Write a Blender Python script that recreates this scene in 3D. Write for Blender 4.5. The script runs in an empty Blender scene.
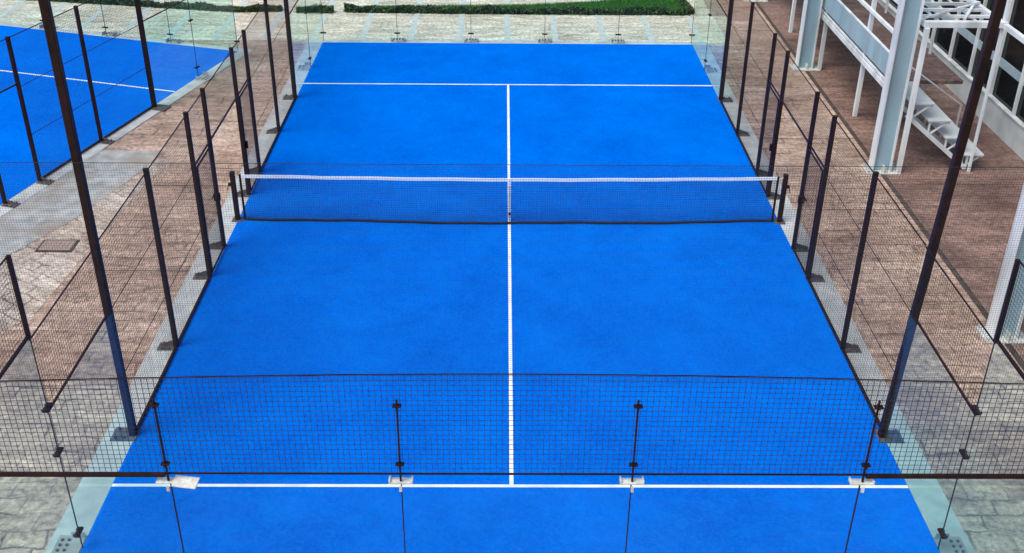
import bpy, bmesh, math, random
from mathutils import Matrix, Vector
random.seed(7)
R = math.radians
scn = bpy.context.scene
col = scn.collection

# ------------------------------------------------------------------ materials
def new_mat(name):
    m = bpy.data.materials.new(name); m.use_nodes = True
    nt = m.node_tree; nt.nodes.clear()
    out = nt.nodes.new('ShaderNodeOutputMaterial')
    return m, nt, out

def noisy(name, c1, c2, scale=6.0, rough=0.6, metal=0.0, bump=0.0, bscale=60.0, spec=0.4, detail=6.0, c3=None, scale3=0.6, stretch=None):
    """two-tone noise paint, a third tone as large patches, fine bump"""
    m, nt, out = new_mat(name)
    N = nt.nodes.new; L = nt.links.new
    b = N('ShaderNodeBsdfPrincipled'); L(b.outputs[0], out.inputs[0])
    b.inputs['Roughness'].default_value = rough; b.inputs['Metallic'].default_value = metal
    b.inputs['Specular IOR Level'].default_value = spec
    g = N('ShaderNodeNewGeometry')
    src = g.outputs['Position']
    if stretch:
        mp = N('ShaderNodeMapping'); mp.inputs['Scale'].default_value = stretch
        L(src, mp.inputs[0]); src = mp.outputs[0]
    n = N('ShaderNodeTexNoise'); n.inputs['Scale'].default_value = scale; n.inputs['Detail'].default_value = detail
    L(src, n.inputs['Vector'])
    r = N('ShaderNodeValToRGB'); r.color_ramp.elements[0].position = .35; r.color_ramp.elements[1].position = .65
    r.color_ramp.elements[0].color = (*c1, 1); r.color_ramp.elements[1].color = (*c2, 1)
    L(n.outputs['Fac'], r.inputs[0]); c = r.outputs[0]
    if c3:
        n3 = N('ShaderNodeTexNoise'); n3.inputs['Scale'].default_value = scale3; n3.inputs['Detail'].default_value = 4
        L(src, n3.inputs['Vector'])
        r3 = N('ShaderNodeValToRGB'); r3.color_ramp.elements[0].position = .45; r3.color_ramp.elements[1].position = .7
        L(n3.outputs['Fac'], r3.inputs[0])
        mx = N('ShaderNodeMix'); mx.data_type = 'RGBA'
        L(r3.outputs[0], mx.inputs[0]); L(c, mx.inputs[6]); mx.inputs[7].default_value = (*c3, 1); c = mx.outputs[2]
    L(c, b.inputs['Base Color'])
    if bump:
        nb = N('ShaderNodeTexNoise'); nb.inputs['Scale'].default_value = bscale; nb.inputs['Detail'].default_value = 3
        L(g.outputs['Position'], nb.inputs['Vector'])
        bp = N('ShaderNodeBump'); bp.inputs['Strength'].default_value = bump; bp.inputs['Distance'].default_value = .01
        L(nb.outputs['Fac'], bp.inputs['Height']); L(bp.outputs[0], b.inputs['Normal'])
    return m

def stamped(name, ca, cb, joint, cell=2.2, jw=.03, slab=None, rough=.55, rot=0.0, stain=None, bump=.5, jmix=.7, wet=None, brickw=.5):
    """stamped concrete: irregular stones with worn joints, stains of their own shape"""
    m, nt, out = new_mat(name)
    N = nt.nodes.new; L = nt.links.new
    b = N('ShaderNodeBsdfPrincipled'); L(b.outputs[0], out.inputs[0])
    b.inputs['Roughness'].default_value = rough; b.inputs['Specular IOR Level'].default_value = .4
    g = N('ShaderNodeNewGeometry')
    mp = N('ShaderNodeMapping'); mp.inputs['Rotation'].default_value = (0, 0, rot); L(g.outputs['Position'], mp.inputs[0])
    dn = N('ShaderNodeTexNoise'); dn.inputs['Scale'].default_value = 3.2; dn.inputs['Detail'].default_value = 3; L(mp.outputs[0], dn.inputs['Vector'])
    sub = N('ShaderNodeVectorMath'); sub.operation = 'SUBTRACT'; sub.inputs[1].default_value = (.5, .5, .5); L(dn.outputs['Color'], sub.inputs[0])
    sc = N('ShaderNodeVectorMath'); sc.operation = 'SCALE'; sc.inputs['Scale'].default_value = .16; L(sub.outputs[0], sc.inputs[0])
    ad = N('ShaderNodeVectorMath'); ad.operation = 'ADD'; L(mp.outputs[0], ad.inputs[0]); L(sc.outputs[0], ad.inputs[1])
    br = N('ShaderNodeTexBrick'); br.offset = .5; br.squash = 1.5; br.squash_frequency = 3
    br.inputs['Scale'].default_value = cell; br.inputs['Mortar Size'].default_value = jw; br.inputs['Mortar Smooth'].default_value = .5
    br.inputs['Brick Width'].default_value = brickw; br.inputs['Row Height'].default_value = brickw*.55; br.inputs['Bias'].default_value = 0
    br.inputs['Color1'].default_value = (*ca, 1); br.inputs['Color2'].default_value = (*cb, 1); br.inputs['Mortar'].default_value = (*[(p+q)/2 for p, q in zip(ca, cb)], 1)
    L(ad.outputs[0], br.inputs['Vector'])
    # joints filled and worn away in places
    nj = N('ShaderNodeTexNoise'); nj.inputs['Scale'].default_value = 1.7; nj.inputs['Detail'].default_value = 6; L(mp.outputs[0], nj.inputs['Vector'])
    rj = N('ShaderNodeValToRGB'); rj.color_ramp.elements[0].position = .40; rj.color_ramp.elements[1].position = .62; L(nj.outputs['Fac'], rj.inputs[0])
    mj = N('ShaderNodeMath'); mj.operation = 'MULTIPLY'; L(br.outputs['Fac'], mj.inputs[0]); L(rj.outputs[0], mj.inputs[1])
    xj = N('ShaderNodeMix'); xj.data_type = 'RGBA'; L(mj.outputs[0], xj.inputs[0]); L(br.outputs['Color'], xj.inputs[6]); xj.inputs[7].default_value = (*joint, 1)
    # mottled wear, drawn out along the trowel direction
    ms = N('ShaderNodeMapping'); ms.inputs['Scale'].default_value = (1.1, 4.5, 1); L(mp.outputs[0], ms.inputs[0])
    nw = N('ShaderNodeTexNoise'); nw.inputs['Scale'].default_value = .9; nw.inputs['Detail'].default_value = 9; nw.inputs['Roughness'].default_value = .72; L(ms.outputs[0], nw.inputs['Vector'])
    rw = N('ShaderNodeValToRGB'); rw.color_ramp.elements[0].position = .33; rw.color_ramp.elements[1].position = .66
    rw.color_ramp.elements[0].color = (.52, .49, .48, 1); rw.color_ramp.elements[1].color = (1.25, 1.25, 1.25, 1); L(nw.outputs['Fac'], rw.inputs[0])
    xw = N('ShaderNodeMix'); xw.data_type = 'RGBA'; xw.blend_type = 'MULTIPLY'; xw.inputs[0].default_value = 1; L(xj.outputs[2], xw.inputs[6]); L(rw.outputs[0], xw.inputs[7])
    # grain
    n1 = N('ShaderNodeTexNoise'); n1.inputs['Scale'].default_value = 11; n1.inputs['Detail'].default_value = 8; n1.inputs['Roughness'].default_value = .7
    L(mp.outputs[0], n1.inputs['Vector'])
    r1 = N('ShaderNodeValToRGB'); r1.color_ramp.elements[0].position = .3; r1.color_ramp.elements[1].position = .7
    r1.color_ramp.elements[0].color = (.38, .36, .36, 1); r1.color_ramp.elements[1].color = (1.55, 1.53, 1.50, 1)
    L(n1.outputs['Fac'], r1.inputs[0])
    mul = N('ShaderNodeMix'); mul.data_type = 'RGBA'; mul.blend_type = 'MULTIPLY'; mul.inputs[0].default_value = 1
    L(xw.outputs[2], mul.inputs[6]); L(r1.outputs[0], mul.inputs[7]); c = mul.outputs[2]
    if stain:
        n3 = N('ShaderNodeTexNoise'); n3.inputs['Scale'].default_value = .55; n3.inputs['Detail'].default_value = 9
        L(mp.outputs[0], n3.inputs['Vector'])
        r3 = N('ShaderNodeValToRGB'); r3.color_ramp.elements[0].position = .42; r3.color_ramp.elements[1].position = .66
        L(n3.outputs['Fac'], r3.inputs[0])
        mx = N('ShaderNodeMix'); mx.data_type = 'RGBA'; mx.blend_type = 'MULTIPLY'
        L(r3.outputs[0], mx.inputs[0]); L(c, mx.inputs[6]); mx.inputs[7].default_value = (*stain, 1); c = mx.outputs[2]
    L(c, b.inputs['Base Color'])
    bp = N('ShaderNodeBump'); bp.inputs['Strength'].default_value = bump; bp.inputs['Distance'].default_value = .01
    inv = N('ShaderNodeMath'); inv.operation = 'MULTIPLY_ADD'; inv.inputs[1].default_value = -1.0
    L(br.outputs['Fac'], inv.inputs[0]); L(n1.outputs['Fac'], inv.inputs[2])
    L(inv.outputs[0], bp.inputs['Height']); L(bp.outputs[0], b.inputs['Normal'])
    return m

def glass_mat(name, tint, ior=1.5, refl=1.0, film=0.0):
    m, nt, out = new_mat(name)
    N = nt.nodes.new; L = nt.links.new
    t = N('ShaderNodeBsdfTransparent'); t.inputs[0].default_value = (*tint, 1)
    gl = N('ShaderNodeBsdfGlossy'); gl.inputs['Roughness'].default_value = .01; gl.inputs[0].default_value = (.95, 1, .99, 1)
    f = N('ShaderNodeLayerWeight'); f.inputs[0].default_value = .5      # Schlick reflectance, the same for both faces of the pane
    pw_ = N('ShaderNodeMath'); pw_.operation = 'POWER'; pw_.inputs[1].default_value = 5; L(f.outputs['Facing'], pw_.inputs[0])
    mu = N('ShaderNodeMath'); mu.operation = 'MULTIPLY_ADD'; mu.inputs[1].default_value = .96*refl; mu.inputs[2].default_value = .04*refl; mu.use_clamp = True
    L(pw_.outputs[0], mu.inputs[0])
    d = N('ShaderNodeBsdfDiffuse'); d.inputs[0].default_value = (.55, .85, .8, 1)
    base = t.outputs[0]
    if film:
        ms = N('ShaderNodeMixShader'); ms.inputs[0].default_value = film
        L(t.outputs[0], ms.inputs[1]); L(d.outputs[0], ms.inputs[2]); base = ms.outputs[0]
    mix = N('ShaderNodeMixShader')
    L(mu.outputs[0], mix.inputs[0]); L(base, mix.inputs[1]); L(gl.outputs[0], mix.inputs[2])
    L(mix.outputs[0], out.inputs[0])
    return m

def turf_mat(name):
    m, nt, out = new_mat(name)
    N = nt.nodes.new; L = nt.links.new
    b = N('ShaderNodeBsdfPrincipled'); L(b.outputs[0], out.inputs[0])
    b.inputs['Roughness'].default_value = .9; b.inputs['Specular IOR Level'].default_value = 0
    g = N('ShaderNodeNewGeometry')
    n = N('ShaderNodeTexNoise'); n.inputs['Scale'].default_value = .5; n.inputs['Detail'].default_value = 14; n.inputs['Roughness'].default_value = .78
    L(g.outputs['Position'], n.inputs['Vector'])
    r = N('ShaderNodeValToRGB'); e = r.color_ramp.elements
    e[0].position = .3; e[0].color = (.000, .082, .54, 1); e[1].position = .72; e[1].color = (.000, .165, .80, 1)
    L(n.outputs['Fac'], r.inputs[0])
    # silica sand dusting in the pile
    s = N('ShaderNodeTexNoise'); s.inputs['Scale'].default_value = 26; s.inputs['Detail'].default_value = 5
    L(g.outputs['Position'], s.inputs['Vector'])
    s2 = N('ShaderNodeTexNoise'); s2.inputs['Scale'].default_value = 1.1; s2.inputs['Detail'].default_value = 8
    L(g.outputs['Position'], s2.inputs['Vector'])
    mm = N('ShaderNodeMath'); mm.operation = 'MULTIPLY_ADD'; mm.inputs[1].default_value = .22; L(s2.outputs['Fac'], mm.inputs[0]); L(s.outputs['Fac'], mm.inputs[2])
    rr = N('ShaderNodeMapRange'); rr.inputs['From Min'].default_value = .42; rr.inputs['From Max'].default_value = .86
    rr.inputs['To Max'].default_value = .26
    L(mm.outputs[0], rr.inputs['Value'])
    mx = N('ShaderNodeMix'); mx.data_type = 'RGBA'; L(rr.outputs[0], mx.inputs[0]); L(r.outputs[0], mx.inputs[6])
    mx.inputs[7].default_value = (.0, .31, .88, 1)
    L(mx.outputs[2], b.inputs['Base Color'])
    bp = N('ShaderNodeBump'); bp.inputs['Strength'].default_value = .8; bp.inputs['Distance'].default_value = .02
    L(s.outputs['Fac'], bp.inputs['Height']); L(bp.outputs[0], b.inputs['Normal'])
    return m

def foliage_mat(name, a, b_, c):
    m, nt, out = new_mat(name)
    N = nt.nodes.new; L = nt.links.new
    b = N('ShaderNodeBsdfPrincipled'); L(b.outputs[0], out.inputs[0]); b.inputs['Roughness'].default_value = .55
    g = N('ShaderNodeNewGeometry')
    r = N('ShaderNodeValToRGB'); e = r.color_ramp.elements
    e[0].color = (*a, 1); e[1].color = (*c, 1); k = e.new(.5); k.color = (*b_, 1)
    L(g.outputs['Random Per Island'], r.inputs[0]); L(r.outputs[0], b.inputs['Base Color'])
    return m

M = {}
M['turf'] = turf_mat('blue_turf')
M['paint'] = noisy('line_paint', (.80, .86, .87), (.92, .94, .93), 9, .6, c3=(.66, .76, .82), scale3=2.5)
M['ground'] = stamped('stamped_paving', (.64, .50, .40), (.55, .42, .335), (.27, .20, .16), cell=1.0, jw=.02, stain=(.70, .62, .59))
M['ground_r'] = stamped('reddish_paving', (.32, .215, .18), (.285, .19, .16), (.19, .125, .105), cell=.6, jw=.008, stain=(.48, .44, .46), bump=.3)
M['ground_w'] = stamped('pale_stone_paving', (.68, .62, .54), (.58, .52, .45), (.28, .235, .20), cell=1.0, jw=.022, rot=.5, stain=(.78, .72, .68), bump=.5)
M['path'] = stamped('beige_paving', (.82, .77, .64), (.73, .68, .56), (.42, .40, .34), cell=1.0, jw=.012, brickw=1.2, stain=(.86, .86, .82), bump=.3)
M['pebble'] = noisy('bluish_pebble', (.42, .52, .54), (.66, .70, .66), 6, .6, bump=.5, bscale=40, c3=(.60,.60,.54), scale3=2.2)
M['kerb'] = noisy('pale_concrete', (.46, .50, .50), (.60, .63, .62), 5, .7, bump=.2, c3=(.38, .41, .41), scale3=1.3)
M['apron'] = noisy('grey_concrete', (.30, .32, .32), (.50, .52, .51), 4, .7, bump=.3, c3=(.33, .29, .25), scale3=1.4, detail=10)
M['joint'] = noisy('joint_tar', (.045, .035, .03), (.10, .08, .07), 8, .8)
M['steel'] = noisy('dark_steel', (.010, .004, .004), (.020, .008, .007), 12, .5, spec=.2, c3=(.026, .010, .008), scale3=3)
M['wire'] = noisy('mesh_wire', (.010, .010, .014), (.020, .020, .028), 12, .6)
M['thread'] = noisy('net_thread', (.010, .012, .020), (.018, .020, .03), 12, .8)
M['plate'] = noisy('base_steel', (.06, .06, .06), (.11, .11, .11), 12, .6, c3=(.15, .12, .10), scale3=5)
M['white'] = noisy('white_painted_steel', (.66, .73, .76), (.80, .85, .86), 3, .45, c3=(.46, .50, .50), scale3=2.2, detail=10, stretch=(1, 1, .25))
M['web'] = noisy('pale_blue_steel', (.25, .41, .49), (.34, .50, .57), 2.5, .45, c3=(.25, .34, .38), scale3=1.8, detail=10, stretch=(1, 1, .2))
M['bracket'] = noisy('galvanised_bracket', (.58, .61, .57), (.72, .74, .70), 20, .5, c3=(.48, .48, .44), scale3=14)
M['band'] = noisy('net_tape', (.82, .88, .90), (.90, .93, .94), 9, .7)
M['glass'] = glass_mat('court_glass', (.925, .98, .975), 1.5, .15)
M['side_glass'] = glass_mat('side_glass', (.86, .955, .93), 1.5, .42, film=.02)
M['window'] = noisy('dark_window_glass', (.003, .005, .006), (.008, .012, .014), 1.2, .05, spec=.25)
M['blind'] = noisy('pale_blind', (.30, .42, .46), (.38, .50, .54), 4, .5)
M['wallp'] = noisy('white_wall_panel', (.52, .58, .60), (.64, .69, .70), 2.5, .6, c3=(.42, .47, .49), scale3=1.2)
M['deck'] = stamped('brown_deck', (.20, .135, .115), (.15, .10, .088), (.07, .05, .045), cell=1.6, jw=.03, bump=.3)
M['hedge'] = foliage_mat('hedge_leaves', (.012, .022, .008), (.035, .075, .016), (.085, .16, .03))
M['grass'] = foliage_mat('grass_blades', (.028, .13, .010), (.05, .21, .016), (.10, .30, .035))
M['soil'] = noisy('dark_soil', (.02, .04, .012), (.035, .06, .018), 8, .9)
M['rust'] = noisy('rusty_cover', (.30, .23, .19), (.38, .30, .25), 12, .7, bump=.3)

# ------------------------------------------------------------------ mesh builder
class MB:
    def __init__(s, T=None): s.v = []; s.f = []; s.T = T or Matrix.Identity(4)
    def add(s, vs, fs):
        n = len(s.v); s.v += [s.T @ Vector(v) for v in vs]; s.f += [tuple(i+n for i in f) for f in fs]; return s
    def box(s, x0, x1, y0, y1, z0, z1):
        return s.add([(x0,y0,z0),(x1,y0,z0),(x1,y1,z0),(x0,y1,z0),(x0,y0,z1),(x1,y0,z1),(x1,y1,z1),(x0,y1,z1)],
                     [(0,3,2,1),(4,5,6,7),(0,1,5,4),(1,2,6,5),(2,3,7,6),(3,0,4,7)])
    def bevbox(s, x0, x1, y0, y1, z0, z1, b=.008):
        bm = bmesh.new(); bmesh.ops.create_cube(bm, size=1)
        for v in bm.verts:
            v.co = Vector(((x0+x1)/2+v.co.x*(x1-x0), (y0+y1)/2+v.co.y*(y1-y0), (z0+z1)/2+v.co.z*(z1-z0)))
        b = min(b, .45*min(x1-x0, y1-y0, z1-z0))
        bmesh.ops.bevel(bm, geom=bm.edges[:], offset=b, segments=2, profile=.5, affect='EDGES')
        bm.verts.index_update()
        s.add([v.co[:] for v in bm.verts], [[v.index for v in f.verts] for f in bm.faces]); bm.free(); return s
    def bar(s, a, b, w, h=None, up=(0,0,1), caps=True):
        a = Vector(a); b = Vector(b); h = h or w; d = (b-a).normalized(); up = Vector(up)
        if abs(d.dot(up)) > .95: up = Vector((1,0,0))
        x = d.cross(up).normalized()*w/2; y = x.cross(d).normalized()*h/2
        vs = [a-x-y, a+x-y, a+x+y, a-x+y, b-x-y, b+x-y, b+x+y, b-x+y]
        fs = [(0,1,5,4),(1,2,6,5),(2,3,7,6),(3,0,4,7)] + ([(3,2,1,0),(4,5,6,7)] if caps else [])
        return s.add(vs, fs)
    def cyl(s, a, b, r, n=10, r2=None):
        a = Vector(a); b = Vector(b); d = (b-a).normalized(); up = Vector((0,0,1)) if abs(d.z) < .9 else Vector((1,0,0))
        x = d.cross(up).normalized(); y = x.cross(d); r2 = r if r2 is None else r2
        vs = [a+(x*math.cos(t)+y*math.sin(t))*r for t in (2*math.pi*i/n for i in range(n))] + [b+(x*math.cos(t)+y*math.sin(t))*r2 for t in (2*math.pi*i/n for i in range(n))]
        return s.add(vs, [(i,(i+1)%n,(i+1)%n+n,i+n) for i in range(n)] + [tuple(range(n))[::-1], tuple(range(n,2*n))])
    def poly(s, pts, z0, z1):
        n = len(pts)
        return s.add([(x,y,z0) for x,y in pts]+[(x,y,z1) for x,y in pts], [tuple(range(n))[::-1], tuple(range(n,2*n))]+[(i,(i+1)%n,(i+1)%n+n,i+n) for i in range(n)])
    def sheet(s, pts, z): return s.add([(x,y,z) for x,y in pts], [tuple(range(len(pts)))])
    def build(s, name, mat, parent=None, recalc=True, smooth=False):
        xs = [v.x for v in s.v]; ys = [v.y for v in s.v]; zs = [v.z for v in s.v]
        o = Vector(((min(xs)+max(xs))/2, (min(ys)+max(ys))/2, min(zs)))
        me = bpy.data.meshes.new(name); me.from_pydata([(v-o)[:] for v in s.v], [], s.f); me.update()
        if recalc:
            bm = bmesh.new(); bm.from_mesh(me); bmesh.ops.recalc_face_normals(bm, faces=bm.faces); bm.to_mesh(me); bm.free()
        me.materials.append(mat)
        if smooth:
            for p in me.polygons: p.use_smooth = True
        ob = bpy.data.objects.new(name, me); col.objects.link(ob)
        if parent:
            ob.parent = parent; ob.location = o - world_loc(parent)
        else: ob.location = o
        return ob

def world_loc(o):
    v = Vector((0,0,0))
    while o: v += o.location; o = o.parent
    return v
def tag(o, label=None, cat=None, group=None, kind=None):
    if label: o['label'] = label
    if cat: o['category'] = cat
    if group: o['group'] = group
    if kind: o['kind'] = kind
    return o
def empty(name, loc, label, cat, group=None):
    o = bpy.data.objects.new(name, None); col.objects.link(o); o.location = loc; o.empty_display_size = .2
    return tag(o, label, cat, group)
def struct(name, mb, mat, label=None, cat=None):
    o = mb.build(name, mat, recalc=False); return tag(o, label, cat, None, 'structure')

# ------------------------------------------------------------------ ground
A2 = R(16)                                    # the neighbouring court is turned by 16 degrees
C2 = Vector((-7.16, 9.24, 0)); U2 = Vector((-math.cos(A2), math.sin(A2), 0)); V2 = Vector((-math.sin(A2), -math.cos(A2), 0))
def q2(u, v): p = C2 + U2*u + V2*v; return (p.x, p.y)

def rect(x0, x1, y0, y1): return [(x0,y0),(x1,y0),(x1,y1),(x0,y1)]
struct('ground', MB().sheet(rect(-400, 400, -200, 600), 0), M['ground'], 'brown stamped concrete ground around the courts', 'ground')
struct('pavement', MB().sheet(rect(7.72, 11.2, -30, 60), .004), M['ground_r'], 'reddish brown paving strip along the white building', 'pavement')
struct('kerb_joint', MB().sheet(rect(7.60, 7.71, -30, 60), .008), M['joint'], 'dark drain joint running beside the white columns', 'joint')
struct('path', MB().sheet([(-16,10.16),(6.05,10.16),(6.05,12.6),(6.05,40),(-24,40),(-24,12)], .004), M['path'], 'beige slab path beyond the far glass wall', 'path')
pb = MB()
for k in range(-14, 5):
    x = k*1.33 - .09
    pb.sheet([(x,10.18),(x+.16,10.18),(x+.16,39.9),(x,39.9)], .008)
struct('path_strips', pb, M['pebble'], 'narrow bluish pebble strips between the path slabs', 'path')
struct('pale_paving', MB().sheet([(-12,-9),(-7.55,-3.2),(-7.25,.9),(-7.0,2.6),(-9.6,2.2),(-12,-1)], .004), M['ground_w'], 'pale random stone paving near the drain cover', 'paving')
struct('concrete_apron', MB().sheet([(-9.0,3.05),(-7.28,2.98),(-7.62,1.5),(-8.11,-.1),(-8.84,-1.5),(-9.7,-4.0),(-11.0,-4.0)], .008), M['apron'], 'pale grey concrete apron beside the neighbouring court', 'apron')
struct('court_kerb', MB().sheet([(-5.45,-10.3),(5.45,-10.3),(5.45,10.24),(-5.45,10.24)], .012), M['kerb'], 'pale concrete kerb round the main court', 'kerb')
struct('neighbour_court_kerb', MB().sheet([q2(-.32,-.24), q2(10.3,-.24), q2(10.3,20.3), q2(-.32,20.3)], .012), M['kerb'], 'pale concrete kerb round the neighbouring court', 'kerb')
struct('court_surface', MB().sheet(rect(-5.035, 5.035, -10, 10), .016), M['turf'], 'bright blue turf of the main court', 'court')
struct('neighbour_court_surface', MB().sheet([q2(0,0), q2(10,0), q2(10,20), q2(0,20)], .016), M['turf'], 'blue turf of the neighbouring court at the left', 'court')
lw = .05
lm = MB()
lm.sheet(rect(-5.03, 5.03, 6.90, 6.95), .020); lm.sheet(rect(-5.03, 5.03, -6.98, -6.93), .020); lm.sheet(rect(-.026, .026, -6.93, 6.90), .020)
struct('court_lines', lm, M['paint'], 'white service lines and centre line of the main court', 'court lines')
lm = MB().sheet([q2(.01,3.0), q2(9.99,3.0), q2(9.99,3.05), q2(.01,3.05)], .020)
lm.sheet([q2(.01,16.95), q2(9.99,16.95), q2(9.99,17.0), q2(.01,17.0)], .020); lm.sheet([q2(4.975,3.05), q2(5.025,3.05), q2(5.025,16.95), q2(4.975,16.95)], .020)
struct('neighbour_court_lines', lm, M['paint'], 'white lines of the neighbouring court', 'court lines')

sj = MB()
for y in (-9.2, -5.9, -2.7, .5, 3.8, 7.0): sj.sheet([(5.45,y),(7.6,y+.03),(7.6,y+.045),(5.45,y+.015)], .004); sj.sheet([(7.73,y+1.1),(10.84,y+1.12),(10.84,y+1.135),(7.73,y+1.115)], .008)
for y in (-8.1, -5.0, -1.8, 1.4, 4.6): sj.sheet([(-7.0,y),(-5.45,y-.02),(-5.45,y-.005),(-7.0,y+.015)], .004)
struct('slab_joints', sj, M['joint'], 'thin dark joints sawn across the paving', 'joint')

dc = empty('drain_cover', (-8.0,-.98,.004), 'rusty brown rectangular drain cover set in the pale paving', 'drain cover')
MB().bevbox(-8.32,-7.68,-1.2,-.78,.006,.018,.004).build('frame', M['joint'], dc)
cv = MB(); cv.bevbox(-8.28,-7.72,-1.16,-.82,.018,.026,.003)
for i in range(7): cv.box(-8.24+i*.08,-8.21+i*.08,-1.13,-.85,.026,.030)
cv.build('lid', M['rust'], dc)

# ------------------------------------------------------------------ wire mesh helper (local frame: s along, o outward, z up)
def grid(mb, s0, s1, z0, z1, o=0.0, step=.05, w=.0024, nz=None):
    n = max(1, round((s1-s0)/step)); m = max(1, round((z1-z0)/step))
    for i in range(n+1):
        s = s0+(s1-s0)*i/n; mb.bar((s,o,z0),(s,o,z1), w, caps=False)
    for j in range(m+1):
        z = z0+(z1-z0)*j/m; mb.bar((s0,o+w*.9,z),(s1,o+w*.9,z), w, caps=False)
    return mb

def post(T, s, root, z0, z1, w=.058, d=.07, o=.055, plate=True):
    p = MB(T).bevbox(s-w/2, s+w/2, o-d/2, o+d/2, z0, z1, .006)
    p.bevbox(s-w/2-.004, s+w/2+.004, o-d/2-.004, o+d/2+.004, z1, z1+.012, .003)
    ob = p.build('post', M['steel'], root)
    if plate:
        b = MB(T).bevbox(s-.10, s+.10, o-.02, o+.27, z0, z0+.016, .004)
        for a, c in ((-.07,.09),(.07,.09),(-.07,.2),(.07,.2)): b.cyl((s+a,o+c,z0+.016),(s+a,o+c,z0+.045), .014, 6)
        b.bar((s,o+d/2,z0+.10),(s,o+.24,z0+.02), .012, .05)
        b.build('base_plate', M['plate'], ob)
    return ob

def glass_panel(T, s0, s1, h, root, z0=.05, side=False):
    return MB(T).box(s0+.008, s1-.008, .012, .024, z0, h).build('glass_panel', M['side_glass' if side else 'glass'], root)

def seam(T, s, h, root, clamps=(.28, 1.48, 2.1), foot=True, z0=.03):
    j = MB(T).bar((s,.018,z0),(s,.018,h), .011, .011).build('glass_joint', M['steel'], root)
    for z in clamps:
        if z < h+.15:
            c = MB(T).bevbox(s-.075, s+.075, -.012, .05, z-.014, z+.014, .004)
            c.cyl((s-.045,.05,z),(s-.045,.066,z), .012, 6); c.cyl((s+.045,.05,z),(s+.045,.066,z), .012, 6)
            c.build('glass_clamp', M['steel'], root)
    if foot:
        b = MB(T).bevbox(s-.2, s+.2, .04, .36, .014, .028, .003)
        b.box(s-.17, s-.16, .045, .2, .028, .11); b.box(s+.16, s+.17, .045, .2, .028, .11)
        bo = b.build('foot_plate', M['apron'], root)
        for a in (-.12, -.04, .04, .12):
            for c in (.22, .30): MB(T).cyl((s+a,c,.028),(s+a,c,.044), .019, 8).build('bolt', M['plate'], bo)
    return j

def side_fence(T, root, segs, smin=0., smax=20.):
    """glass corners, full mesh bays, an entrance opening by the net"""
    for s0, s1, kind in segs:
        if kind == 'g3':
            glass_panel(T, s0, s1, 3.0, root, side=True)
            m = MB(T); grid(m, s0+.03, s1-.03, 3.06, 4.0, .03); m.build('mesh_panel', M['wire'], root)
            for z, w in ((3.03,.028),(4.0,.014)): MB(T).bar((s0,.03,z),(s1,.03,z), w).build('rail', M['steel'], root)
        elif kind == 'g2':
            glass_panel(T, s0, s1, 2.0, root, side=True)
            m = MB(T); grid(m, s0+.03, s1-.03, 2.06, 2.97, .03); m.build('mesh_panel', M['wire'], root)
            for z, w in ((2.03,.022),(2.98,.014)): MB(T).bar((s0,.03,z),(s1,.03,z), w).build('rail', M['steel'], root)
        elif kind == 'm':
            m = MB(T); grid(m, s0+.05, s1-.05, .06, 2.96, .03); m.build('mesh_panel', M['wire'], root)
            for z, w in ((.045,.035),(1.0,.009),(2.0,.009),(2.98,.014)): MB(T).bar((s0+.045,.042,z),(s1-.045,.042,z), w).build('rail', M['steel'], root)
        elif kind in ('o', 'd'):
            m = MB(T); grid(m, s0+.05, s1-.05, 2.12, 2.96, .03); m.build('mesh_panel', M['wire'], root)
            for z, w in ((2.08,.026),(2.98,.014)): MB(T).bar((s0+.045,.042,z),(s1-.045,.042,z), w).build('rail', M['steel'], root)

def gate(T, s0, s1, label, latch_at_low):
    p = T @ Vector(((s0+s1)/2, .03, .03))
    g = empty('gate', p, label, 'gate', 'mesh gate leaves beside the net')
    f = MB(T)
    for s in (s0+.07, s1-.07): f.bar((s,.03,.05),(s,.03,2.03), .026)
    for z in (.065, 2.015): f.bar((s0+.083,.03,z),(s1-.083,.03,z), .026)
    f.build('frame', M['steel'], g)
    m = MB(T); grid(m, s0+.085, s1-.085, .08, 2.0, .03, w=.0045); m.build('mesh_panel', M['wire'], g)
    s = s0+.075 if latch_at_low else s1-.075
    MB(T).bevbox(s-.03, s+.03, -.02, .09, .98, 1.12, .006).bar((s,.09,1.08),(s+(.12 if latch_at_low else -.12),.09,1.08), .016).build('latch', M['steel'], g)
    for z in (.3, 1.7):
        sh = s1-.05 if latch_at_low else s0+.05
        MB(T).cyl((sh,.03,z),(sh,.03,z+.1), .014, 8).build('hinge', M['steel'], g)

def TL(): # main court, left side: s -> Y+10, o -> -X-5
    return Matrix(((0,-1,0,-5),(1,0,0,-10),(0,0,1,0),(0,0,0,1)))
def TR():
    return Matrix(((0,1,0,5),(1,0,0,-10),(0,0,1,0),(0,0,0,1)))
SEGS = [(0,2,'g3'),(2,4,'g2'),(4,6,'m'),(6,8,'m'),(8,9,'d'),(9,11,'o'),(11,12,'d'),(12,14,'m'),(14,16,'m'),(16,18,'g2'),(18,20,'g3')]
def main_side(T, label):
    root = empty('side_fence', T @ Vector((10,.05,0)), label, 'fence', 'side fences of the main court')
    side_fence(T, root, SEGS)
    for s in (6, 8, 9, 11, 12, 14): post(T, s, root, .012, 3.0)
    for s in (2, 18):
        seam(T, s, 3.0, root)
        MB(T).bar((s,.03,3.0),(s,.03,4.0), .04).build('stub_post', M['steel'], root)
    return root
main_side(TL(), 'dark glass and mesh fence of the main court on the side of the neighbouring court')
main_side(TR(), 'dark glass and mesh fence of the main court on the side of the white columns')
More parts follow.
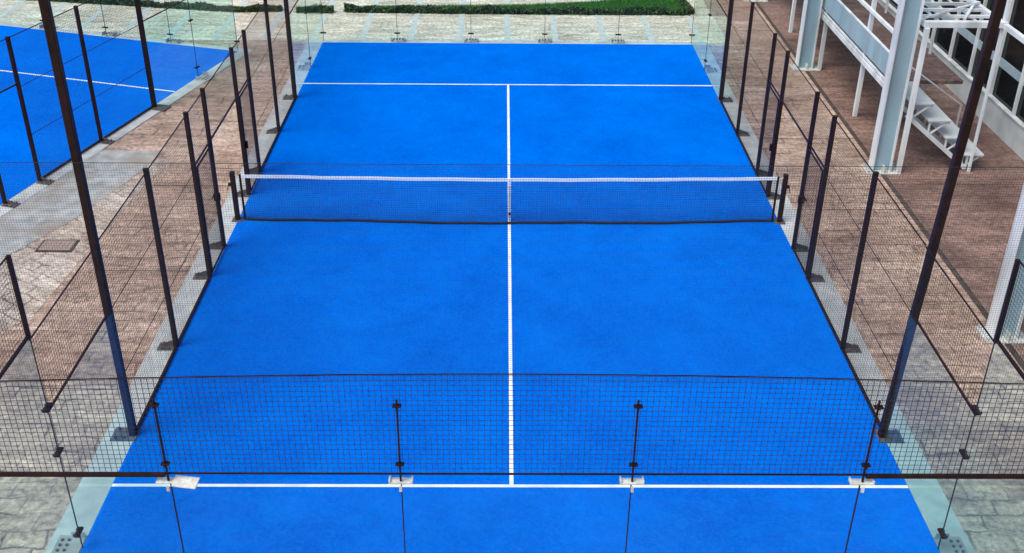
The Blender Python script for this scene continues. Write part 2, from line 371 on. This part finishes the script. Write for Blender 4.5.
for T, side in ((TL(), 'left'), (TR(), 'right')):
    far_txt = 'neighbouring court' if side == 'left' else 'white building'
    gate(T, 8, 9, f'dark mesh gate leaf in the {side} fence, on the near side of the net', False)
    gate(T, 11, 12, f'dark mesh gate leaf in the {side} fence, on the far side of the net', True)
    for s, nf in ((4, 'near'), (16, 'far')):
        r = empty('mast', T @ Vector((s,.07,.012)), f'tall dark square mast in the {side} fence at the {nf} end of its mesh bays', 'mast', 'tall masts of the main court')
        MB(T).bevbox(s-.044, s+.044, .015, .11, .03, 6.4, .008).bevbox(s-.065, s+.065, .005, .135, 6.4, 6.42, .004).build('pole', M['steel'], r)
        b = MB(T).bevbox(s-.13, s+.13, .0, .34, .012, .03, .004)
        for a, c in ((-.09,.16),(.09,.16),(-.09,.28),(.09,.28)): b.cyl((s+a,c,.03),(s+a,c,.065), .016, 6)
        b.build('base_plate', M['plate'], r)
        b = MB(T).bevbox(s-.35, s+.35, -.1, .24, 6.42, 6.5, .02); b.build('lamp_head', M['steel'], r)
        if side == 'right' and nf == 'near': r.rotation_euler.y = R(2.2); r.location.x -= .06      # this mast leans outward a little

# ------------------------------------------------------------------ end walls
TN = Matrix(((1,0,0,-5),(0,-1,0,-10),(0,0,1,0),(0,0,0,1)))   # s -> X+5, o -> -Y-10
TF = Matrix(((1,0,0,-5),(0,1,0,10),(0,0,1,0),(0,0,0,1)))
def end_wall(T, label, near):
    root = empty('end_wall', T @ Vector((5,.05,0)), label, 'wall', 'glass end walls of the main court')
    for k in range(5): glass_panel(T, 2*k, 2*k+2, 2.96, root)
    for s in (2,4,6,8): seam(T, s, 2.96, root, clamps=(.28,1.48) , foot=True)
    for s in (0,10): seam(T, s, 2.96, root, clamps=(.28,1.48), foot=False)
    bow = lambda s: 3.99 + .115*math.cos((s-5)/5*math.pi/2)
    m = MB(T)
    for i in range(200):
        s = .02+9.96*i/199; m.bar((s,.035,3.06),(s,.035,bow(s)), .0034, caps=False)
    for j in range(21):
        for k in range(20):
            a, b_ = .02+9.96*k/20, .02+9.96*(k+1)/20
            m.bar((a,.038,3.06+(bow(a)-3.06)*j/20),(b_,.038,3.06+(bow(b_)-3.06)*j/20), .0029, caps=False)
    m.build('mesh_panel', M['wire'], root)
    m = MB(T)
    for k in range(20):
        a, b_ = .5*k, .5*(k+1); m.bar((a,.03,bow(a)+.006),(b_,.03,bow(b_)+.006), .007)
    m.build('top_wire', M['steel'], root)
    for a, b_, o, z, w in ((0,1.98,.05,3.045,.032),(8.02,10,.05,3.045,.032),(1.98,8.02,.035,3.045,.012)):
        MB(T).bar((a,o,z),(b_,o,z), w).build('rail', M['steel'], root)
    for k, s in enumerate((2,4,6,8)):
        p = MB(T).bar((s,.05,2.98),(s,.05,3.86), .016, .016).build('upright', M['steel'], root)
        c = MB(T)
        for z in (3.17, 3.80): c.bevbox(s-.038, s+.038, .03, .075, z-.007, z+.007, .003); c.cyl((s,.02,z),(s,.09,z), .008, 8)
        c.build('mesh_clamp', M['steel'], root)
        b = MB(T)
        if k == 0:
            b.bevbox(s-.11, s+.05, .0, .07, 2.955, 2.972, .004)
            b.T = T @ Matrix.Translation((s+.17, .05, 2.975)) @ Matrix.Rotation(R(9), 4, 'Z') @ Matrix.Rotation(R(-16), 4, 'X')
            b.bevbox(-.13, .09, -.04, .07, -.008, .008, .004)
            b.T = T
        else:
            b.bevbox(s-.105, s+.105, .0, .07, 2.955, 2.975, .005)
            b.bevbox(s-.105, s-.088, .0, .07, 2.975, 2.995, .003); b.bevbox(s+.088, s+.105, .0, .07, 2.975, 2.995, .003)
        b.box(s-.012, s+.012, .085, .1, 2.90, 2.955)
        b.build('bracket', M['bracket'], root)
    return root
end_wall(TN, 'clear glass end wall with black wire mesh on top, nearest the viewer across the picture', True)
end_wall(TF, 'clear glass end wall at the far end of the main court, in front of the grass', False)

# fine ball-stop netting hung above the near end wall
bn = empty('ball_netting', TN @ Vector((5,.06,4.1)), 'very fine dark ball stop netting stretched above the near glass wall', 'netting')
m = MB(TN); grid(m, 0, 10, 4.02, 6.0, .02, step=.02, w=.0010); m.build('netting', M['thread'], bn)
MB(TN).cyl((0,.02,6.0),(10,.02,6.0), .0025, 6).build('cord', M['thread'], bn)
for s in (0.0, 10.0):
    sx = s-.1 if s == 0 else s+.1
    r = empty('mast', TN @ Vector((sx,.1,.012)), f'tall dark mast at the near {"left" if s==0 else "right"} corner holding the fine netting', 'mast')
    MB(TN).bevbox(sx-.05, sx+.05, .05, .15, .03, 6.1, .006).build('pole', M['steel'], r)
    MB(TN).bevbox(sx-.14, sx+.14, .0, .3, .012, .03, .004).build('base_plate', M['plate'], r)

# ------------------------------------------------------------------ net
net = empty('court_net', (0,0,.016), 'black net with white top tape stretched across the blue court', 'net')
HW = 4.89
def ztop(x): return .865 + .05*(abs(x)/HW)**1.6 + .004*math.sin(x*4.3)
def ybot(x): return -.12*math.cos(x/HW*math.pi/2) + .02*math.sin(x*1.7) + .008*math.sin(x*6.1)
m = MB()
n = 250
for i in range(n+1):
    x = -HW+.03+(2*HW-.06)*i/n; m.bar((x,ybot(x),.05),(x,0,ztop(x)), .0030, caps=False)
for j in range(20):
    t = (j+.5)/20
    for k in range(40):
        a = -HW+2*HW*k/40; b = a+2*HW/40
        m.bar((a,ybot(a)*(1-t),.05+t*(ztop(a)-.05)),(b,ybot(b)*(1-t),.05+t*(ztop(b)-.05)), .0030, caps=False)
m.build('netting', M['thread'], net)
m = MB()
for k in range(40):
    a = -HW+2*HW*k/40; b = a+2*HW/40
    m.add([(a,-.008,ztop(a)-.03),(b,-.008,ztop(b)-.03),(b,-.008,ztop(b)+.028),(a,-.008,ztop(a)+.028),(a,.008,ztop(a)-.03),(b,.008,ztop(b)-.03),(b,.008,ztop(b)+.028),(a,.008,ztop(a)+.028)],
          [(0,1,2,3),(7,6,5,4),(3,2,6,7),(4,5,1,0)])
m.build('top_tape', M['band'], net)
m = MB()
for k in range(40):
    a = -HW+2*HW*k/40; b = a+2*HW/40
    m.bar((a,ybot(a)-.012,.042),(b,ybot(b)-.012,.042), .04, .028)
m.build('bottom_tape', M['thread'], net)
st = MB().bevbox(-.026,.026,-.018,.018,.03,.89,.004).build('centre_strap', M['band'], net)
MB().bevbox(-.02,.02,-.05,-.018,.16,.2,.004).build('buckle', M['steel'], st)
for sx in (-1, 1):
    x = sx*5.04
    p = MB().bevbox(x-.04,x+.04,-.04,.04,.02,1.0,.006).build('net_post', M['steel'], net)
    MB().bevbox(x-.1,x+.1,-.1,.1,.013,.025,.004).build('base_plate', M['plate'], p)
    q = MB().cyl((x+sx*.04,0,.75),(x+sx*.09,0,.75), .035, 10).bar((x+sx*.09,0,.75),(x+sx*.09,-.10,.68), .014).build('winch', M['steel'], p)
    x = sx*4.905
    MB().cyl((x,0,.02),(x,0,.95), .022, 10).build('side_rod', M['steel'], net)
    MB().bar((x,0,.9),(sx*5.0,0,.93), .012).build('cable', M['band'], net)

# ------------------------------------------------------------------ neighbouring court at the left
# side fence frame: s from its far right corner towards the viewer, o away from that court
T2 = Matrix(((V2.x,-U2.x,0,C2.x),(V2.y,-U2.y,0,C2.y),(0,0,1,0),(0,0,0,1)))
r2 = empty('side_fence', T2 @ Vector((6,.05,0)), 'dark post and mesh fence along the neighbouring blue court at the far left', 'fence')
SEG2 = [(0,2,'g3'),(2,4,'g2'),(4,6,'m'),(6,8,'m'),(8,9,'d'),(9,11,'o'),(11,12,'d'),(12,14,'m')]
side_fence(T2, r2, SEG2)
for s in (6, 8, 9, 11, 12, 14): post(T2, s, r2, .012, 3.0)
seam(T2, 2, 3.0, r2); MB(T2).bar((2,.03,3.0),(2,.03,4.0), .04).build('stub_post', M['steel'], r2)
r = empty('mast', T2 @ Vector((4,.07,.012)), 'tall dark square mast at the edge of the neighbouring court', 'mast')
MB(T2).bevbox(3.956,4.044,.015,.11,.03,6.4,.008).build('pole', M['steel'], r)
MB(T2).bevbox(3.84,4.16,0,.42,.012,.03,.004).build('base_plate', M['plate'], r)
T3 = Matrix(((U2.x,-V2.x,0,C2.x),(U2.y,-V2.y,0,C2.y),(0,0,1,0),(0,0,0,1)))
r3 = empty('end_wall', T3 @ Vector((5,.05,0)), 'clear glass end wall behind the neighbouring court, in front of the dark hedge', 'wall')
for k in range(5): glass_panel(T3, 2*k, 2*k+2, 2.96, r3)
for s in (2,4,6,8): seam(T3, s, 2.96, r3, clamps=(.28,1.48))
seam(T3, 0, 2.96, r3, clamps=(.28,1.48), foot=False)
m = MB(T3); grid(m, .02, 9.98, 3.06, 4.0, .035); m.build('mesh_panel', M['wire'], r3)
for z in (3.03, 4.0): MB(T3).bar((0,.03,z),(10,.03,z), .022).build('rail', M['steel'], r3)

# ------------------------------------------------------------------ white building at the right
bld = empty('building', (13,2,0), 'white walled building with a row of dark windows beside the reddish paving', 'building')
FX = 10.85
pw = MB()
y = -20.0
while y < 34: pw.bevbox(FX, FX+.12, y+.004, y+2.396, .004, .62, .006); y += 2.4
pw.build('plinth', M['wallp'], bld)
MB().bevbox(FX-.03, FX+.2, -20, 34, .62, .66, .006).build('sill', M['white'], bld)
MB().box(FX+.13, 22, -20, 34, 0, .61).build('floor_slab', M['deck'], bld)
MB().box(FX+.005, 22, -20, 34, 3.3, 6.9).build('wall', M['wallp'], bld)
MB().bevbox(FX-.25, 22.2, -20.2, 34.2, 6.9, 7.1, .02).build('roof', M['white'], bld)
MB().box(17, 17.2, -20, 34, .61, 3.3).build('inner_wall', M['soil'], bld)
k = 0
y = 3.65 - 1.2*19
ys = []
while y < 34: ys.append(y); y += 1.2
for i, y in enumerate(ys):
    w = MB().bevbox(FX+.0, FX+.07, y-.03, y+.03, .66, 3.298, .004).build('window', M['white'], bld)
    MB().box(FX+.075, FX+.085, y-.03, y+1.17, .66, 3.298).build('pane', M['window'], w)
    if -6 < y < 12: MB().bevbox(FX+.058, FX+.073, y+.032, y+1.168, 1.36, 1.56, .002).build('transom', M['blind'], w)

# tall columns
def column(x, y, label):
    c = empty('steel_column', (x,y,.004), label, 'column', 'tall white columns beside the reddish paving')
    a = MB().box(x-.205, x+.135, y-.045, y-.025, .03, 7.2)
    for z in (1.15, 3.4, 5.6): a.box(x-.20, x+.13, y-.049, y-.0455, z, z+.012)
    a.build('web', M['web'], c)
    f = MB().bevbox(x-.235, x-.207, y-.13, y+.13, .03, 7.2, .003).bevbox(x+.137, x+.162, y-.13, y+.10, .03, 7.2, .003)
    f.build('flange', M['white'], c)
    b = MB().bevbox(x-.36, x+.34, y-.22, y+.22, .006, .03, .004)
    for a_, c_ in ((-.31,-.17),(.29,-.17),(-.31,.17),(.29,.17)): b.cyl((x+a_,y+c_,.03),(x+a_,y+c_,.08), .02, 6)
    b.box(x-.015, x+.015, y-.2, y-.047, .03, .16)
    b.build('base_plate', M['bracket'], c)
column(7.68, -3.62, 'tall white and pale blue steel column nearest the viewer, at the right edge of the picture')
column(7.68, 2.25, 'tall white and pale blue steel column standing beside the stepped white staircase')
column(7.66, 8.25, 'tall white and pale blue steel column at the far end of the raised walkway')
column(7.66, 14.25, 'tall white and pale blue steel column farthest away behind the others')

# raised walkway with parapet, posts, slatted roof
wk = empty('raised_walkway', (8.7,5.2,0), 'raised white steel walkway with parapet panels and slatted roof between the tall columns', 'walkway')
X0, X1 = 7.98, 9.47
for i, y in enumerate((2.2, 5.17, 8.2, 11.2, 14.2)):
    MB().bevbox(X0-.035, X0+.055, y-.12, y-.03, .006, 3.1, .005).build('post', M['white'], wk)
    MB().bevbox(X1-.025, X1+.025, y-.03, y+.03, .006, 3.75 if i == 0 else 3.1, .005).build('post', M['white'], wk)
MB().bevbox(X0-.03, X1+.1, 3.5, 14.2, 1.42, 1.50, .004).build('deck', M['deck'], wk)
e = MB().bevbox(X0-.09, X0-.035, 2.5, 14.2, 1.33, 1.45, .004).bevbox(X0-.075, X0-.03, 2.5, 14.2, 1.48, 1.52, .003)
for i in range(40): e.box(X0-.088, X0-.036, 2.55+i*.3, 2.57+i*.3, 1.45, 1.48)
e.build('edge_beam', M['white'], wk)
pp = MB()
y = 2.52
while y < 14: pp.bevbox(X0-.08, X0-.056, y+.004, y+1.446, 1.60, 2.08, .004); y += 1.45
pp.build('parapet', M['web'], wk)
MB().bevbox(X0-.09, X0-.04, 2.5, 14.2, 2.085, 2.12, .004).build('parapet_cap', M['white'], wk)
MB().bevbox(X0-.08, X0-.02, 2.5, 14.2, 2.50, 2.58, .006).build('handrail', M['white'], wk)
MB().bevbox(X0-.05, X1+.06, 2.12, 2.24, 3.1, 3.22, .006).build('portal_beam', M['white'], wk)
rf = MB()
y = 2.66
while y < 14: rf.bevbox(X0, X1, y-.02, y+.03, 3.13, 3.19, .004); y += .42
for x in (8.36, 8.73, 9.10): rf.bevbox(x-.012, x+.012, 2.3, 14.1, 3.085, 3.125, .003)
for k in range(5):
    y = 2.3+k*2.1
    rf.bar((X0,y,3.24),(X1,y+1.05,3.24), .035); rf.bar((X1,y+1.05,3.24),(X0,y+2.1,3.24), .035)
rf.bar((8.75,2.3,3.22),(9.4,3.4,3.22), .05); rf.bar((8.1,3.4,3.22),(8.75,4.4,3.22), .05)
rf.build('roof_slats', M['white'], wk)
MB().bevbox(X0-.05, X0+.03, 2.26, 14.2, 3.1, 3.2, .005).bevbox(X1-.04, X1+.05, 2.26, 14.2, 3.1, 3.2, .005).bevbox(X1-.04, X1+.05, .2, 2.1, 3.1, 3.2, .005).build('eaves_beam', M['white'], wk)

# staircase: four deep treads carried on triangular brackets, falling away from the column
sc_ = empty('staircase', (8.9,2.65,.006), 'short white steel staircase with four deep treads on triangular brackets', 'staircase')
NX, W0, W1 = 4, 2.26, 3.45
tz = [1.50, 1.13, .76, .38]; tx = [8.06, 8.47, 8.88, 9.29]
for z, x in zip(tz, tx):
    t = MB().bevbox(x-.02, x+.44, W0-.03, W1, z-.04, z, .004)
    t.box(x+.405, x+.43, W0+.01, W1-.01, z-.09, z-.03)
    t.build('tread', M['wallp'], sc_)
for yy in (W0+.02, W1-.02):
    s_ = MB().bar((8.0,yy,1.22),(9.42,yy,.05), .05, .09)
    for z, x in zip(tz, tx): s_.bar((x+.06,yy,z-.32),(x+.40,yy,z-.035), .03)
    for z, x in zip(tz, tx): s_.bar((x+.03,yy,z-.30),(x+.03,yy,z-.035), .03)
    s_.bar((9.42,yy,.03),(9.42,yy,.36), .04)
    s_.build('stringer', M['white'], sc_)
MB().bar((8.05,W1+.02,2.05),(9.65,W1+.02,.95), .03).bar((9.62,W1+.02,.38),(9.62,W1+.02,.97), .03).bar((8.1,W1+.02,1.5),(8.1,W1+.02,2.03), .03).build('handrail', M['white'], sc_)

# ------------------------------------------------------------------ planting beyond the court
def leafy(mb, pts, w, h, n, ls=.05):
    """leaf faces through the volume of a low hedge following a polyline"""
    segs = [(Vector((*pts[i],0)), Vector((*pts[i+1],0))) for i in range(len(pts)-1)]
    tot = sum((b-a).length for a, b in segs)
    for a, b in segs:
        d = (b-a).normalized(); nrm = Vector((-d.y, d.x, 0))
        for _ in range(int(n*(b-a).length/tot)):
            t = random.random(); c = a+(b-a)*t
            hh = h*(.75+.35*math.sin(c.x*5.1+1)*math.sin(c.x*2.3)+.2*random.random())
            v = (random.random()**.7)*hh; o = (random.random()-.5)*w*(1-.35*v/h)
            p = c+nrm*o+Vector((0,0,v))
            s = ls*(.6+random.random()*.8)
            u = Vector((random.gauss(0,1),random.gauss(0,1),random.gauss(0,.6))).normalized()
            q = u.cross(Vector((random.gauss(0,1),random.gauss(0,1),random.gauss(0,1)))).normalized()
            mb.add([p-u*s, p+q*s*.55, p+u*s, p-q*s*.55], [(0,1,2,3)])
def hedge(pts, w, h, n, label):
    r = empty('low_hedge', (*pts[0], 0), label, 'hedge', 'low clipped hedges beyond the courts')
    m = MB(); leafy(m, pts, w, h, n); m.build('foliage', M['hedge'], r, recalc=False)
    m = MB()
    for i in range(len(pts)-1):
        a = Vector((*pts[i],0)); b = Vector((*pts[i+1],0)); k = max(1, int((b-a).length/.25))
        for j in range(k+1):
            c = a+(b-a)*j/k; m.cyl((c.x,c.y,.0),(c.x+random.uniform(-.05,.05),c.y,h*.8), .012, 5, .005)
    m.build('stems', M['joint'], r)
hedge([(-4.8,12.78),(-2,12.72),(2,12.70),(5.35,12.72)], .22, .20, 16000, 'long low dark hedge edging the green grass behind the far glass wall')
hedge([(5.42,12.72),(5.35,13.5),(5.1,14.6),(4.9,16.0)], .28, .17, 6000, 'dark hedge along the right end of the green grass')
hedge([(-15.5,14.0),(-11.5,13.35),(-8.0,12.75),(-6.7,12.85)], .28, .16, 12000, 'long dark hedge behind the glass of the neighbouring court')
hedge([(-6.2,12.72),(-5.15,12.70)], .25, .22, 2500, 'short low hedge left of the gap in the planting')

gp = [(-4.75,12.8),(5.3,12.8),(5.2,14.2),(4.95,16.2),(4.2,14.35),(2.6,13.75),(.5,13.38),(-2,13.25),(-4.0,13.15)]
bed = MB(); bed.poly(gp, .0, .03); tag(bed.build('soil_bed', M['soil']), 'dark soil bed under the grass', 'soil', None, 'structure')
def inside(x, y):
    c = False; j = len(gp)-1
    for i in range(len(gp)):
        if (gp[i][1] > y) != (gp[j][1] > y) and x < (gp[j][0]-gp[i][0])*(y-gp[i][1])/(gp[j][1]-gp[i][1])+gp[i][0]: c = not c
        j = i
    return c
g = MB(); cnt = 0
while cnt < 42000:
    x = random.uniform(-4.8,5.35); y = random.uniform(12.8,16.2)
    if not inside(x, y): continue
    cnt += 1; h = random.uniform(.05,.12); a = random.uniform(0,6.28); w = .008
    dx, dy = math.cos(a)*w, math.sin(a)*w; lx, ly = random.gauss(0,.03), random.gauss(0,.03)
    g.add([(x-dx,y-dy,.028),(x+dx,y+dy,.028),(x+lx,y+ly,.03+h)], [(0,1,2)])
tag(g.build('grass', M['grass'], recalc=False), 'bright green grass wedge beyond the far glass wall', 'grass', None, 'stuff')

# ------------------------------------------------------------------ camera
cam = bpy.data.cameras.new('camera'); co = bpy.data.objects.new('camera', cam); col.objects.link(co)
cam.sensor_width = 36; cam.sensor_fit = 'HORIZONTAL'; cam.lens = 36*1030.756/1024
cam.shift_y = -79.8/1024
cam.clip_start = .05; cam.clip_end = 2000
Rm = Matrix.Rotation(-.010898, 4, 'Z') @ Matrix.Rotation(math.pi/2-.480158, 4, 'X') @ Matrix.Rotation(.009761, 4, 'Z')
co.matrix_world = Matrix.Translation((-.13718, -16.8208, 9.27935)) @ Rm
scn.camera = co

# ------------------------------------------------------------------ light: high thin overcast
w = bpy.data.worlds.new('World'); scn.world = w; w.use_nodes = True
nt = w.node_tree; nt.nodes.clear()
sky = nt.nodes.new('ShaderNodeTexSky'); sky.sky_type = 'NISHITA'; sky.sun_disc = False
SE, SA = R(58), R(235)                         # elevation; azimuth clockwise from +Y
sky.sun_elevation = SE; sky.sun_rotation = SA; sky.air_density = 1.0; sky.dust_density = 3.0; sky.ozone_density = 1.0
bg = nt.nodes.new('ShaderNodeBackground'); bg.inputs[1].default_value = .13
wo = nt.nodes.new('ShaderNodeOutputWorld'); nt.links.new(sky.outputs[0], bg.inputs[0]); nt.links.new(bg.outputs[0], wo.inputs[0])
sl = bpy.data.lights.new('sun', 'SUN'); sl.energy = 1.8; sl.angle = R(35); sl.color = (1, .95, .88)
so = bpy.data.objects.new('sun', sl); col.objects.link(so)
d = Vector((math.sin(SA)*math.cos(SE), math.cos(SA)*math.cos(SE), math.sin(SE)))
so.rotation_euler = d.to_track_quat('Z', 'Y').to_euler(); so.location = (0,0,30)

scn.view_settings.view_transform = 'Standard'; scn.view_settings.look = 'None'
scn.view_settings.exposure = .35; scn.view_settings.gamma = 1
scn.render.engine = 'CYCLES'
scn.cycles.max_bounces = 8; scn.cycles.transparent_max_bounces = 24
